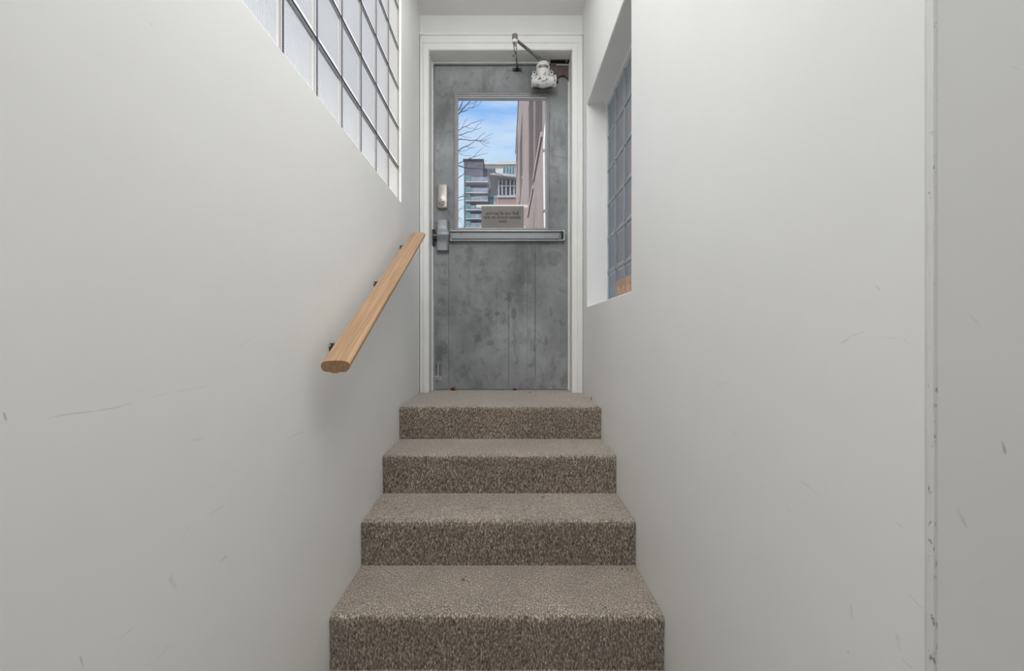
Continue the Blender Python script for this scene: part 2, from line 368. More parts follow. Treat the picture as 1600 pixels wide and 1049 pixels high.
def tube(bm, pts, rads, n=12, cap=True):
    pts = [Vector(p) for p in pts]
    if isinstance(rads, (int, float)): rads = [rads]*len(pts)
    rings = []; u = None
    for i, p in enumerate(pts):
        d = (pts[min(i+1, len(pts)-1)]-pts[max(i-1, 0)]).normalized()
        if u is None: u, _ = frame_of(d)
        u = (u-d*u.dot(d)).normalized(); w = d.cross(u)
        rings.append([bm.verts.new(p+(u*math.cos(2*math.pi*k/n)+w*math.sin(2*math.pi*k/n))*rads[i]) for k in range(n)])
    for a, b in zip(rings, rings[1:]):
        for k in range(n): bm.faces.new((a[k], a[(k+1) % n], b[(k+1) % n], b[k]))
    if cap: bm.faces.new(rings[0][::-1]); bm.faces.new(rings[-1])
    return bm
def loft(bm, secs, cap=True):
    rings = [[bm.verts.new(p) for p in s] for s in secs]; n = len(secs[0])
    for a, b in zip(rings, rings[1:]):
        for k in range(n): bm.faces.new((a[k], a[(k+1) % n], b[(k+1) % n], b[k]))
    if cap: bm.faces.new(rings[0][::-1]); bm.faces.new(rings[-1])
    return bm
def rrect(x0, x1, z0, z1, r, n=5):
    out = []
    for cx, cz, a0 in ((x1-r, z1-r, 0), (x0+r, z1-r, 90), (x0+r, z0+r, 180), (x1-r, z0+r, 270)):
        for i in range(n+1):
            a = R(a0+90*i/n); out.append((cx+r*math.cos(a), cz+r*math.sin(a)))
    return out
def prism_y(bm, outline, y0, y1):
    return loft(bm, [[(x, y0, z) for x, z in outline], [(x, y1, z) for x, z in outline]])
def prism_x(bm, outline, x0, x1):
    return loft(bm, [[(x0, y, z) for y, z in outline], [(x1, y, z) for y, z in outline]])
def holed(axis, c0, c1, us, vs, holes):
    """solid slab normal to axis ('x' or 'y') from c0 to c1; us, vs grid lines; holes = set of (i,j) cells left out"""
    bm = NB(); cache = {}
    def V(c, u, v):
        k = (c, round(u, 6), round(v, 6))
        if k not in cache: cache[k] = bm.verts.new((c, u, v) if axis == 'x' else (u, c, v))
        return cache[k]
    nu, nv = len(us)-1, len(vs)-1
    solid = lambda i, j: 0 <= i < nu and 0 <= j < nv and (i, j) not in holes
    for i in range(nu):
        for j in range(nv):
            if not solid(i, j): continue
            a, b, c, d = (us[i], vs[j]), (us[i+1], vs[j]), (us[i+1], vs[j+1]), (us[i], vs[j+1])
            bm.faces.new([V(c0, *p) for p in (a, b, c, d)]); bm.faces.new([V(c1, *p) for p in (d, c, b, a)])
            for (p, q, di, dj) in ((a, b, 0, -1), (b, c, 1, 0), (c, d, 0, 1), (d, a, -1, 0)):
                if not solid(i+di, j+dj): bm.faces.new([V(c0, *p), V(c1, *p), V(c1, *q), V(c0, *q)])
    return bm
def struct(name, bm, m, parent=None, label=None): 
    o = obj(name, bm, m, parent); o['kind'] = 'structure'
    if label: o['label'] = label
    return o

# ------------------------------------------------------------------ the setting
XL, XR, YE, ZC, ZF, ZLAND = -.526, .474, 2.846, 1.978, -1.326, -.352
YC = .513
# left wall with its glass block window
wz = [.671, .849, 1.048, 1.249, 1.450, 1.651, 1.852]
wy = [2.323-.201*k for k in range(9)][::-1]
o = struct('wall_left', holed('x', XL, XL-.15, [-3.0, wy[0], wy[-1], 3.15], [ZF-.1, wz[0], wz[-1], ZC+.12], {(1, 1)}), M['wall_left'], label='long off-white plaster wall with a glass block window, handrail side')
bevel(o, .004, 3)
# right wall with the deep niche of the second window
ny = [1.741, 1.741+.946]; nz_ = [.168, 1.347]
o = struct('wall_right', holed('x', XR, XR+.26, [YC, ny[0], ny[1], 3.15], [ZF-.1, nz_[0], nz_[1], ZC+.12], {(1, 1)}), M['wall_right'], label='off-white plaster wall with a deep recessed window')
bevel(o, .005, 3)
# return wall to the right of the corner
o = struct('wall_return', bx(XR+.004, 2.6, YC-.0003, YC+.10, ZF-.1, ZC+.1), M['wall_front'], label='flat off-white wall face beyond the worn corner, right edge of the photo')
# worn corner bead
bm = NB()
n = 160; secs = []
for i in range(n+1):
    z = ZF+(ZC-ZF)*i/n; low = 1 if z < .15 else .35
    a = .0012*low*random.random(); b = .0014*low*random.random()
    secs.append([(XR-.0008, YC+.0068, z), (XR-.0010+a*.3, YC+.003, z), (XR+.0015+a, YC-.0006-b*.2, z), (XR+.005+b, YC-.0012+a*.3, z), (XR+.0075, YC+.0005, z), (XR+.0075, YC+.012, z), (XR+.006, YC+.02, z)])
loft(bm, secs)
def corner_mat():
    t = NT('chipped corner bead paint'); t.b.inputs['Roughness'].default_value = .5
    sp = t.n('ShaderNodeSeparateXYZ'); t.l(t.obj(), sp.inputs[0])
    low = t.ramp(sp.outputs[2], [(.0, 1.0), (1, .0)])
    chips = t.noise(150, t.mapping((1, 1, .4)), 6, .7)
    th = t.math('ADD', chips, t.math('MULTIPLY', t.math('SUBTRACT', .1, sp.outputs[2]), .10))
    m = t.ramp(th, [(.60, 0.0), (.66, .85)])
    near = t.math('LESS_THAN', sp.outputs[1], YC+.0030)
    m = t.math('MULTIPLY', m, near)
    t.color(t.mix(m, (.72, .715, .69), (.20, .19, .175))); t.bump(chips, .5, .002)
    return t.m
o = obj('trim_1', bm, corner_mat(), smooth=True); tag(o, 'chipped painted corner bead on the near end of the right wall', kind='structure')
# far wall with the door opening
JX0, JX1, JZ = -.4724, .409, 1.755
o = struct('wall_far', holed('y', YE, 3.12, [XL-.05, JX0, JX1, XR+.05], [ZLAND-.3, ZLAND-.02, JZ, ZC+.12], {(1, 0), (1, 1)}), M['trim'], label='narrow painted end wall around and above the grey door')
# hall shell behind the camera
struct('wall_hall_right', bx(2.6, 2.75, -3, YC+.1, ZF-.1, ZC+.1), M['wall'])
struct('wall_near', bx(XL-.15, 2.75, -3.15, -3, ZF-.1, ZC+.1), M['wall'])
struct('floor', bx(XL-.15, 2.75, -3.1, YC+1.9, ZF-.12, ZF), plain('hall floor tile', (.46, .43, .39), .5, 0, .1, 4), label='hall floor in front of the stairs')
struct('ceiling', bx(XL-.2, 2.8, -3.15, 3.2, ZC, ZC+.15), M['ceiling'], label='flat off-white ceiling above the stairwell')

# casing: stepped profile mitred round the opening, cut by the side walls
def casing():
    bm = NB()
    # profile: (distance from opening edge, projection)
    prof = [(0, 0), (0, .014), (.006, .018), (.030, .019), (.034, .013), (.040, .013), (.046, .020), (.082, .022), (.086, .030), (.094, .034), (.104, .032), (.108, .0)]
    def ring(d, p): 
        x0, x1 = max(JX0-d, XL+.0005), min(JX1+d, XR-.0005)
        return [(x0, YE-p, ZLAND+.001), (x0, YE-p, JZ+d), (x1, YE-p, JZ+d), (x1, YE-p, ZLAND+.001)]
    rows = [[bm.verts.new(q) for q in ring(d, p)] for d, p in prof]
    for a, b in zip(rows, rows[1:]):
        for k in range(3):
            try: bm.faces.new((a[k], a[k+1], b[k+1], b[k]))
            except ValueError: pass
    bmesh.ops.dissolve_degenerate(bm, dist=1e-6, edges=bm.edges)
    return bm
cs = struct('trim_2', casing(), M['trim'], label='moulded off-white casing round the grey door')
# jamb lining with stop
bm = NB()
YD = 2.970; DX0, DX1, DZ0, DZ1 = -.458, .4025, -.3455, 1.737
def liner(bm, x0, x1, z1, y0, y1, t, zb):
    box(bm, x0-.03, x0+t, y0, y1, zb, z1-t); box(bm, x1-t, x1+.03, y0, y1, zb, z1-t); box(bm, x0-.03, x1+.03, y0, y1, z1-t, z1+.02)
liner(bm, JX0, JX1, JZ, YE+.001, 3.11, .0005, ZLAND)
struct('door_frame', bm, M['trim'], label='off-white door jamb lining')
bm = NB(); liner(bm, JX0, JX1, JZ, YD-.016, YD-.001, .0085, ZLAND)
liner(bm, JX0, JX1, JZ, YD-.004, YD+.06, .0035, ZLAND)
o = struct('trim_3', bm, plain('grey weather strip', (.74, .74, .73), .4, .0, .05, 20), label='thin metal weather stop along the door jamb')

# carpeted stairs
stairs = thing('staircase', (-.026, 1.374, ZF), 'flight of stairs covered in speckled brown taupe carpet, climbing to the grey door', 'stairs')
ys = [.77, 1.07, 1.374, 1.674, 1.967, 2.278]; zs = [-1.163, -1.0, -.837, -.675, -.5125, ZLAND]
for i, (y, z) in enumerate(zip(ys, zs)):
    y1 = ys[i+1]+.012 if i < 5 else YE-.001
    zb = zs[i-1]-.01 if i else ZF
    bm = NB(); N = 60; r = .013
    prof = [(y+.003, zb), (y+.001, z-.06), (y-.002, z-r-.012), (y-.003, z-r), (y+.001, z-.0045), (y+.010, z-.0002), (y+.03, z+.0012), (y+.10, z), (y1, z), (y1, zb)]
    secs = []
    for k in range(N+1):
        x = XL+.0008+(XR-XL-.0016)*k/N; e = min(k, N-k)
        w = (.0016*math.sin(k*.9+i)+.0012*math.sin(k*2.3+i*2)+random.uniform(-.0007, .0007))
        ed = .002 if e == 0 else 0
        secs.append([(x, yy+(w if 0 < q < 7 else 0)+(ed if q < 5 else 0), zz+(w*.6 if 3 <= q <= 7 else 0)-(ed if 3 < q < 8 else 0)) for q, (yy, zz) in enumerate(prof)])
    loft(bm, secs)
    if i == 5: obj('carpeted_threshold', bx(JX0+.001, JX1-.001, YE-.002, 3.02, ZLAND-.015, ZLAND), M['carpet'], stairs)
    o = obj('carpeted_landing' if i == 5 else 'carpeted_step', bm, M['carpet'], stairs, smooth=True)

# ------------------------------------------------------------------ glass block windows
def block_mesh(wy_, hz, depth, face, mname, gap=.0016, rim=.011, proud=.006):
    """fluted pressed glass block: smooth rim bevel, raised face; face=+1 looks to +X, -1 looks to -X"""
    bm = NB(); a, b = wy_/2-gap, hz/2-gap
    prof = [(0, -depth), (0, -.004), (.002, 0.0), (rim*.55, 0.001), (rim, -.004), (rim+.006, -.0055), (rim+.012, -.004)]
    rings = []
    for ins, x in prof:
        ch = .004
        rings.append([bm.verts.new((face*(x+proud-.006), y, z)) for y, z in ((-a+ins, -b+ins), (a-ins, -b+ins), (a-ins, b-ins), (-a+ins, b-ins))])
    for p, q in zip(rings, rings[1:]):
        for k in range(4): bm.faces.new((p[k], p[(k+1) % 4], q[(k+1) % 4], q[k]))
    bm.faces.new(rings[-1])
    bmesh.ops.recalc_face_normals(bm, faces=bm.faces)
    me = bpy.data.meshes.new('glass_block'); bm.to_mesh(me); bm.free(); me.materials.append(M[mname]); return me
def block_window(name, xf, face, ys_, zs_, depth, mname, jm, label):
    root = thing(name, (xf, (ys_[0]+ys_[-1])/2, zs_[0]), label, kind='structure')
    bm = NB(); w = .0016 if face > 0 else .0035
    inner, outer = xf+face*.0014, xf-face*.02
    for y in ys_: box(bm, min(inner, outer), max(inner, outer), y-w, y+w, zs_[0], zs_[-1])
    for z in zs_: box(bm, min(inner, outer), max(inner, outer), ys_[0], ys_[-1], z-w, z+w)
    obj('joint_grid', bm, M[jm], root)
    cache = {}
    for j in range(len(zs_)-1):
        for i in range(len(ys_)-1):
            k = (round(ys_[i+1]-ys_[i], 3), round(zs_[j+1]-zs_[j], 3))
            if k not in cache: cache[k] = block_mesh(k[0], k[1], depth, face, mname)
            o = link('glass_block', cache[k], None, root)
            o.location = Vector((xf, (ys_[i]+ys_[i+1])/2, (zs_[j]+zs_[j+1])/2))-root.location
    return root
block_window('window_1', XL-.014, 1, wy, wz, .012, 'block_left', 'joint_dark', 'large bright glass block window high in the left wall')
ry = [1.741+.1892*k for k in range(6)]; rz = [.168+.1965*k for k in range(7)]
XG = .594
w2 = block_window('window_2', XG, -1, ry, rz, .014, 'block_right', 'joint_grey', 'tall blue-grey glass block window in the recess of the right wall')
bm = NB(); 
box(bm, XG-.012, XG+.01, ny[0], ny[1], nz_[1]-.010, nz_[1]); box(bm, XG-.012, XG+.01, ny[1]-.006, ny[1], nz_[0], nz_[1]-.010)
obj('window_bead', bm, M['trim'], w2)

# ------------------------------------------------------------------ door
door = thing('door_1', ((DX0+DX1)/2, YD, DZ0), 'dark grey metal exit door with a glazed upper half and stained lower panel', kind='structure')
def P(px, py, d): return Vector(((px-790)/F*d, d, (525-py)/F*d))
def dx(px, d=YD): return (px-790)/F*d
def dz(py, d=YD): return (525-py)/F*d
GX0, GX1, GZ0, GZ1 = dx(714.5), dx(853.5), dz(357.5), dz(152)
slab = obj('door_slab', holed('y', YD, YD+.045, [DX0, GX0, GX1, DX1], [DZ0, GZ0, GZ1, DZ1], {(1, 1)}), M['door'], door, origin=(0, 0, 0))
bevel(slab, .0015, 2)
# raised bead round the glass
def ringframe(bm, x0, x1, z0, z1, prof):
    rows = [[bm.verts.new(q) for q in ((x0+d, y, z0+d), (x1-d, y, z0+d), (x1-d, y, z1-d), (x0+d, y, z1-d))] for d, y in prof]
    for a, b in zip(rows, rows[1:]):
        for k in range(4): bm.faces.new((a[k], a[(k+1) % 4], b[(k+1) % 4], b[k]))
    return bm
FX0, FX1, FZ0, FZ1 = dx(709.5), dx(858), dz(362), dz(146)
bm = ringframe(NB(), FX0, FX1, FZ0, FZ1, [(0, YD+.0005), (0, YD-.006), (.003, YD-.008), (.010, YD-.008), (.013, YD-.005), (.0215, YD-.004), (.0225, YD+.001)])
obj('glazing_frame', bm, M['lite'], door)
bm = ringframe(NB(), GX0-.001, GX1+.001, GZ0-.001, GZ1+.001, [(0, YD+.0008), (.003, YD+.001), (.004, YD+.014), (.004, YD+.045), (-.0, YD+.045)])
obj('glazing_stop', bm, M['pipe'], door)
bm = bx(GX0+.001, GX1-.001, YD+.018, YD+.022, GZ0+.001, GZ1-.001)
obj('glass_pane', bm, M['pane'], door)
# keypad lock
kx0, kx1, kz0, kz1 = dx(683.6), dx(700), dz(327.6), dz(289.5)
lock = obj('keypad_lock', loft(NB(), [[(x, y, z) for x, z in rrect(kx0+i, kx1-i, kz0+i, kz1-i, .013-i*.6)] for i, y in ((0, YD), (0, YD-.016), (.002, YD-.021), (.006, YD-.024))]), M['lockbody'], door, smooth=True)
lock['label'] = 'oblong nickel keypad lock above the panic bar'
for r_ in range(5):
    for c_ in range(2):
        x, z = (kx0+kx1)/2+(c_-.5)*.011, kz1-.033-r_*.0105
        bm = tube(NB(), [(x, YD-.023, z), (x, YD-.0262, z)], [.0024, .002], 8)
        obj('lock_button', bm, M['rust'], lock)
lx, lz = (kx0+kx1)/2-.001, kz0+.037
bm = tube(NB(), [(lx, YD-.022, lz), (lx, YD-.034, lz), (lx, YD-.038, lz)], [.019, .018, .012], 20); obj('thumb_turn', bm, M['chrome'], lock, smooth=True)
bm = bx(lx-.014, lx+.014, YD-.050, YD-.037, lz-.0045, lz+.0045); bmesh.ops.rotate(bm, verts=bm.verts, cent=(lx, YD, lz), matrix=Matrix.Rotation(R(-18), 3, 'Y'))
bevel(obj('turn_lever', bm, M['lockbody'], lock), .002)

# panic device
pan = obj('panic_bar', bx(dx(703), dx(880), YD-.020, YD-.001, dz(377.2), dz(362.8)), M['alu'], door); bevel(pan, .0015)
pan['label'] = 'grey horizontal push bar with a head box at its left end'
yb = YD-.045
obj('push_rail', bx(dx(705, yb)+.002, dx(874, yb), yb, YD-.018, dz(374.0, yb), dz(365.2, yb)), M['alu'], pan)
bevel(bpy.data.objects['push_rail'], .003)
obj('top_channel', bx(dx(704), dx(880.5), YD-.036, YD-.001, dz(363.8), dz(362.6)-.001), M['alu_light'], pan)
obj('bottom_channel', bx(dx(704), dx(880.5), YD-.034, YD-.001, dz(378.2), dz(377)), M['alu_light'], pan)
bm = NB(); ex0, ex1 = dx(874.5), dx(880.8)
box(bm, ex0+.016, ex1+.002, YD-.040, YD-.001, dz(378), dz(362.5)); bevel(obj('end_cap', bm, M['alu_light'], pan), .001)
obj('end_slot', bx(ex0+.006, ex0+.021, YD-.0415, YD-.02, dz(375.5), dz(364.5)), M['black'], pan)
bm = tube(NB(), [(dx(721), yb+.001, dz(368.8)), (dx(721), yb-.001, dz(368.8))], .0035, 10); obj('rail_screw', bm, M['black'], pan)
hx0, hx1, hz0, hz1 = dx(683.6), dx(701.5), dz(393.5), dz(346.5)
bm = NB(); n = 24; secs = []
for i in range(n+1):
    z = hz0+(hz1-hz0)*i/n; u = (z-dz(369))/(.035); g = math.exp(-u*u*1.6)
    ye = YD-.040-.014*g; r = .010*g; xl, xr = hx0+.001*math.cos(u), hx1+.002+r
    secs.append([(xl, YD, z), (xl, ye+.006, z), (xl+.006, ye, z), (xr-.014, ye, z), (xr-.006, ye+.004, z), (xr, ye+.016, z), (xr, YD, z)])
obj('head_box', loft(bm, secs), M['alu'], pan, smooth=True)
bm = NB(); box(bm, DX0-.012, DX0+.006, YD-.018, YD-.002, dz(386), dz(360)); box(bm, DX0-.004, hx0+.004, YD-.028, YD-.004, dz(376), dz(365)); 
obj('latch', bm, M['black'], pan)
bm = NB(); tube(bm, [(DX0-.003, YD-.026, dz(370)), (hx0+.006, YD-.026, dz(370))], .0085, 10); obj('latch_bolt', bm, M['armgrey'], pan, smooth=True)
# flush bolt at the foot of the door
fb = obj('flush_bolt', bx(dx(679.8), dx(690.5), YD-.004, YD-.0003, dz(595), dz(588)), M['alu_light'], door); fb['label'] = 'small sliding bolt low on the door'
obj('bolt_rod', tube(NB(), [(dx(685), YD-.012, dz(591)), (dx(685), YD-.012, dz(568))], [.0055, .0045], 10), M['alu_light'], fb, smooth=True)
obj('bolt_knob', tube(NB(), [(dx(684.6), YD-.010, dz(589)), (dx(684.6), YD-.024, dz(588.5))], [.007, .008], 10), M['alu_light'], fb, smooth=True)
obj('bolt_guide', bx(dx(681), dx(689), YD-.006, YD-.0003, dz(571), dz(564)), M['alu'], fb)

# ------------------------------------------------------------------ door closer
clo = thing('door_closer', (.235, 2.90, 1.60), 'old chipped off-white door closer with a jointed grey arm above the door glass', 'door closer')
Yb = 2.875                                                 # axis of the body
cx_, cz_ = dx(848.5, Yb), 0
zt, zb_ = dz(99, Yb), dz(137, Yb)
bm = NB(); prof = [(0.0, zt), (.030, zt-.001), (.037, zt-.006), (.0375, zt-.016), (.0415, zt-.018), (.043, zt-.028), (.0425, zt-.062), (.040, zt-.075), (.040, zt-.12), (.03, zt-.14)]
secs = [[(cx_+max(r, .001)*math.cos(2*math.pi*k/28), Yb+max(r, .001)*math.sin(2*math.pi*k/28), z) for k in range(28)] for r, z in prof]
obj('closer_body', loft(bm, secs), M['closer'], clo, smooth=True)
zc = dz(127.5, Yb)
bm = NB(); x0, x1 = dx(831.0, Yb), dx(868.0, Yb)
prof = [(x0-.004, .030), (x0, .036), (x0+.008, .037), (x0+.011, .031), (x0+.035, .031), (cx_-.02, .036), (cx_, .040), (cx_+.02, .036), (x1-.035, .031), (x1-.011, .031), (x1-.008, .037), (x1, .036), (x1+.004, .030)]
secs = [[(x, Yb+r*math.cos(2*math.pi*k/24), zc+r*math.sin(2*math.pi*k/24)) for k in range(24)] for x, r in prof]
obj('closer_cylinder', loft(bm, secs), M['closer'], clo, smooth=True)
obj('end_plug', tube(NB(), [(x1+.003, Yb, zc-.004), (x1+.016, Yb, zc-.004)], [.012, .009], 12), M['black'], clo, smooth=True)
bm = tube(NB(), [(cx_+.001, Yb-.036, zc-.003), (cx_+.001, Yb-.044, zc-.003), (cx_+.001, Yb-.047, zc-.003)], [.017, .015, .006], 16); obj('adjusting_cap', bm, M['closer'], clo, smooth=True)
# curved name-plate recess on the dome (dark ribbed)
bm = NB(); secs = []
for k in range(13):
    a = R(-90+(-42+84*k/12)); r = .0440
    secs.append([(cx_+r*math.cos(a), Yb+r*math.sin(a), zt-.034), (cx_+r*math.cos(a), Yb+r*math.sin(a), zt-.052), (cx_+(r-.003)*math.cos(a), Yb+(r-.003)*math.sin(a), zt-.052), (cx_+(r-.003)*math.cos(a), Yb+(r-.003)*math.sin(a), zt-.034)])
obj('ribbed_plate', loft(bm, secs), M['armgrey'], clo)
for s in (-1, 1):
    xx = cx_+s*.0545
    lug = obj('mounting_lug', bx(xx-.011, xx+.011, Yb+.005, Yb+.05, zc+.030, zc+.068), M['closer'], clo); bevel(lug, .004)
    for zz in (zc+.058, zc+.036):
        obj('lug_screw', tube(NB(), [(xx, Yb+.006, zz), (xx, Yb+.002, zz)], [.0062, .005], 10), M['black'], lug)
# bracket on the frame corner with its arched lower edge
yp = YD-.020
bx0, bx1, bz1, bz0 = dx(860, yp), dx(888.7, yp), dz(96.5, yp), dz(118, yp)
pts = [(bx0, bz1), (bx1, bz1), (bx1, dz(128, yp))]
acx, acz, ar = dx(878.5, yp), dz(128, yp), .041
for k in range(0, 11):
    a = R(0+150*k/10); pts.append((acx+ar*math.cos(a)*.98, acz+ar*math.sin(a)))
pts.append((bx0, acz+ar*.5))
bm = NB(); loft(bm, [[(x, yp, z) for x, z in pts], [(x, YD-.003, z) for x, z in pts]]); obj('corner_bracket', bm, M['rust'], clo)
obj('bracket_bar', bx(dx(869, yp), dx(888, yp), yp-.010, yp, dz(104.2, yp), dz(102.2, yp)), M['alu_light'], clo)
obj('bracket_ledge', bx(bx0, bx1, yp-.022, yp, bz1-.009, bz1-.001), M['black'], clo)
obj('bracket_bolt', tube(NB(), [(dx(884), yp-.024, bz1-.010), (dx(884), yp-.01, bz1-.010)], .0065, 8), M['armgrey'], clo)
obj('body_mount', bx(cx_-.05, cx_+.062, Yb+.035, YD-.004, zt-.11, zt-.02), M['armgrey'], clo)
# arms
zA = zt+.010
elbow = P(804.5, 70, 2.66); elbow.z = dz(76, 2.66)
zE = elbow.z
hub = Vector((cx_+.0, Yb, zt+.004))
obj('arm_hub', tube(NB(), [(cx_, Yb, zt-.002), (cx_, Yb, zt+.012)], [.022, .018], 14), M['black'], clo, smooth=True)
a0 = Vector((cx_, Yb, zt+.008)); a1 = Vector((elbow.x, elbow.y, zt+.012))
bm = tube(NB(), [a0, a0.lerp(a1, .15), a0.lerp(a1, .3), a1], [.012, .0125, .0095, .0085], 12); obj('main_arm', bm, M['armgrey'], clo, smooth=True)
ez = a1.z
obj('elbow_joint', tube(NB(), [(a1.x, a1.y, ez+.026), (a1.x, a1.y, ez+.024), (a1.x, a1.y, ez-.008)], [.010, .0155, .0165], 16), M['armgrey'], clo, smooth=True)
obj('elbow_collar', tube(NB(), [(a1.x, a1.y, ez-.008), (a1.x, a1.y, ez-.022), (a1.x, a1.y, ez-.026)], [.0165, .0155, .009], 16), M['closer'], clo, smooth=True)
foot = Vector((dx(808, YD-.01), YD-.012, dz(106, YD)))
f0 = Vector((a1.x, a1.y+.012, ez-.018))
f1 = f0.lerp(foot, .5)
u = (foot-f0).normalized(); sdir = u.cross(Vector((0, 0, 1))).normalized()
bm = NB()
for s in (-1, 1): tube(bm, [f0+sdir*.0075*s, f1+sdir*.0065*s], .0034, 8)
tube(bm, [f0, f0+u*.016], .0105, 10); tube(bm, [f1-u*.01, f1+u*.008], .0095, 10)
obj('slotted_arm', bm, M['closer'], clo, smooth=True)
obj('thin_rod', tube(NB(), [f1-u*.05, foot+Vector((0, -.004, .0))], .0042, 8), M['armgrey'], clo, smooth=True)
obj('rod_screw', tube(NB(), [f1+sdir*-.022, f1+sdir*.012], [.005, .004], 8), M['armgrey'], clo)
bm = NB(); 
fx, fz = foot.x, dz(108.8, YD-.01)
prism_y(bm, rrect(fx-.029, fx+.029, fz-.009, fz+.009, .004), YD-.009, YD-.0005); box(bm, fx-.007, fx+.007, YD-.022, YD-.006, fz-.006, fz+.013)
obj('arm_foot', bm, M['black'], clo)
for s in (-1, 0, 1): obj('foot_screw', tube(NB(), [(fx+s*.021, YD-.0085, fz-.001), (fx+s*.021, YD-.0125, fz-.001)], [.0052, .003], 8), M['chrome'], clo)

# ------------------------------------------------------------------ notice on the glass
yn = YD+.0165
not_ = thing('paper_notice', (dx(785), yn, dz(358)), 'brown-grey paper notice taped inside the door glass, its print reversed', 'notice')
obj('paper', bx(dx(752), dx(818.5), yn, yn+.0006, dz(359.2), dz(321.8)), M['paper'], not_)
t1 = obj('top_tape', bx(dx(744), dx(824.8), yn+.0007, yn+.0012, dz(323.8), dz(319.2)), M['tape'], not_); t1['label'] = 'white tape strip along the top edge'
obj('corner_tape', bx(dx(818.5), dx(821.3), yn+.0007, yn+.0012, dz(357.5), dz(353.5)), M['tape'], not_)
obj('corner_tape', bx(dx(750.3), dx(752.2), yn+.0007, yn+.0012, dz(358), dz(353)), M['tape'], not_)
cu = bpy.data.curves.new('notice_text', 'FONT'); cu.body = 'Bell out of service,\nplease knock on the\ndoor.'; cu.align_x = 'CENTER'; cu.size = .0300; cu.space_line = .84; cu.offset = .0004
to = bpy.data.objects.new('tmp_text', cu); COL.objects.link(to)
dg = bpy.context.evaluated_depsgraph_get(); me = bpy.data.meshes.new_from_object(to.evaluated_get(dg)); bpy.data.objects.remove(to)
for v in me.vertices:
    x, y = v.co.x, v.co.y
    v.co = Vector((-x*.97, 0, y))       # read from outside, so reversed from in here
me.name = 'notice_text'; me.materials.clear()
tx = link('notice_text', me, M['ink'], not_); tx.location = Vector((dx(784.5), yn-.0004, dz(335.2)))-not_.location

# ------------------------------------------------------------------ handrail
A = Vector((-.448, 1.213, -.080)); B = Vector((-.4497, 2.365, .516))
hr = thing('handrail', (A.x, A.y, A.z), 'varnished light oak handrail sloping up the left wall on dark brackets', 'handrail')
prof = [(-.0385, -.001), (-.0375, .005), (-.031, .0095), (-.018, .0120), (0, .0128), (.018, .0122), (.031, .0098), (.0375, .005), (.0385, -.001), (.0365, -.006), (.0315, -.0125), (.026, -.0145), (.012, -.0150), (.004, -.0172), (-.006, -.0175), (-.014, -.0152), (-.026, -.0140), (-.0325, -.0115), (-.037, -.006)]
bm = NB(); N = 24; secs = []
d = (B-A); up = Vector((0, -d.z, d.y)).normalized()
for k in range(N+1):
    c = A.lerp(B, k/N); s = 1.0
    secs.append([tuple(c+Vector((x*s, 0, 0))+Vector((0, 0, 1))*(z/ up.z*.98)) for x, z in prof])
loft(bm, secs, cap=False)
rail = obj('rail', bm, M['wood'], hr, smooth=True)
bm = NB()
def capmesh(s, off):
    c = [bm.verts.new(Vector(p)+Vector((0, off, 0))) for p in s]; bm.faces.new(c)
capmesh(secs[0], 0); obj('rail_end', bm, M['wood_end'], hr)['label'] = 'sawn lower end'
bm = NB(); capmesh(secs[-1], 0); obj('rail_end', bm, M['wood_end'], hr)['label'] = 'sawn upper end'
for (Y, dzr) in ((1.385, 0), (1.850, 0), (2.300, 0)):
    t = (Y-A.y)/(B.y-A.y); c = A.lerp(B, t)
    zc2 = c.z-.046
    br = obj('bracket', tube(NB(), [(XL+.0003, Y, zc2), (XL+.0045, Y, zc2), (XL+.007, Y, zc2)], [.015, .014, .008], 16), M['bracket'], hr, smooth=True)
    bm = NB(); tube(bm, [(XL+.004, Y, zc2), (XL+.022, Y, zc2-.004), (XL+.044, Y, zc2+.002), (XL+.060, Y, zc2+.014), (XL+.068, Y, c.z-.0185)], [.0085, .0075, .007, .007, .0075], 10)
    box(bm, c.x-.014, c.x+.014, Y-.022, Y+.022, c.z-.0205, c.z-.0175)
    obj('bracket_arm', bm, M['bracket'], br, smooth=True)
    # upright stub between wall plate and rail, its top just visible beside the rail
    obj('bracket_post', tube(NB(), [(XL+.012, Y, zc2-.004), (XL+.012, Y+.002, zc2+.012), (XL+.012, Y+.002, zc2+.015)], [.007, .0065, .004], 10), M['bracket'], br, smooth=True)

# ------------------------------------------------------------------ terracotta piece in the niche
bm = bx(.545, .582, 1.98, 2.265, nz_[0]+.0005, nz_[0]+.096)
bmesh.ops.subdivide_edges(bm, edges=bm.edges, cuts=4, use_grid_fill=True)
for v in bm.verts: v.co += Vector((random.uniform(-.001, .001), random.uniform(-.003, .003), random.uniform(-.0, .0025) if v.co.z > nz_[0]+.01 else 0))
tb = obj('brick_piece', bm, M['terracotta'], origin=(.558, 2.25, nz_[0])); tag(tb, 'orange-brown terracotta brick lying on the sill of the right window', 'brick'); bevel(tb, .003)

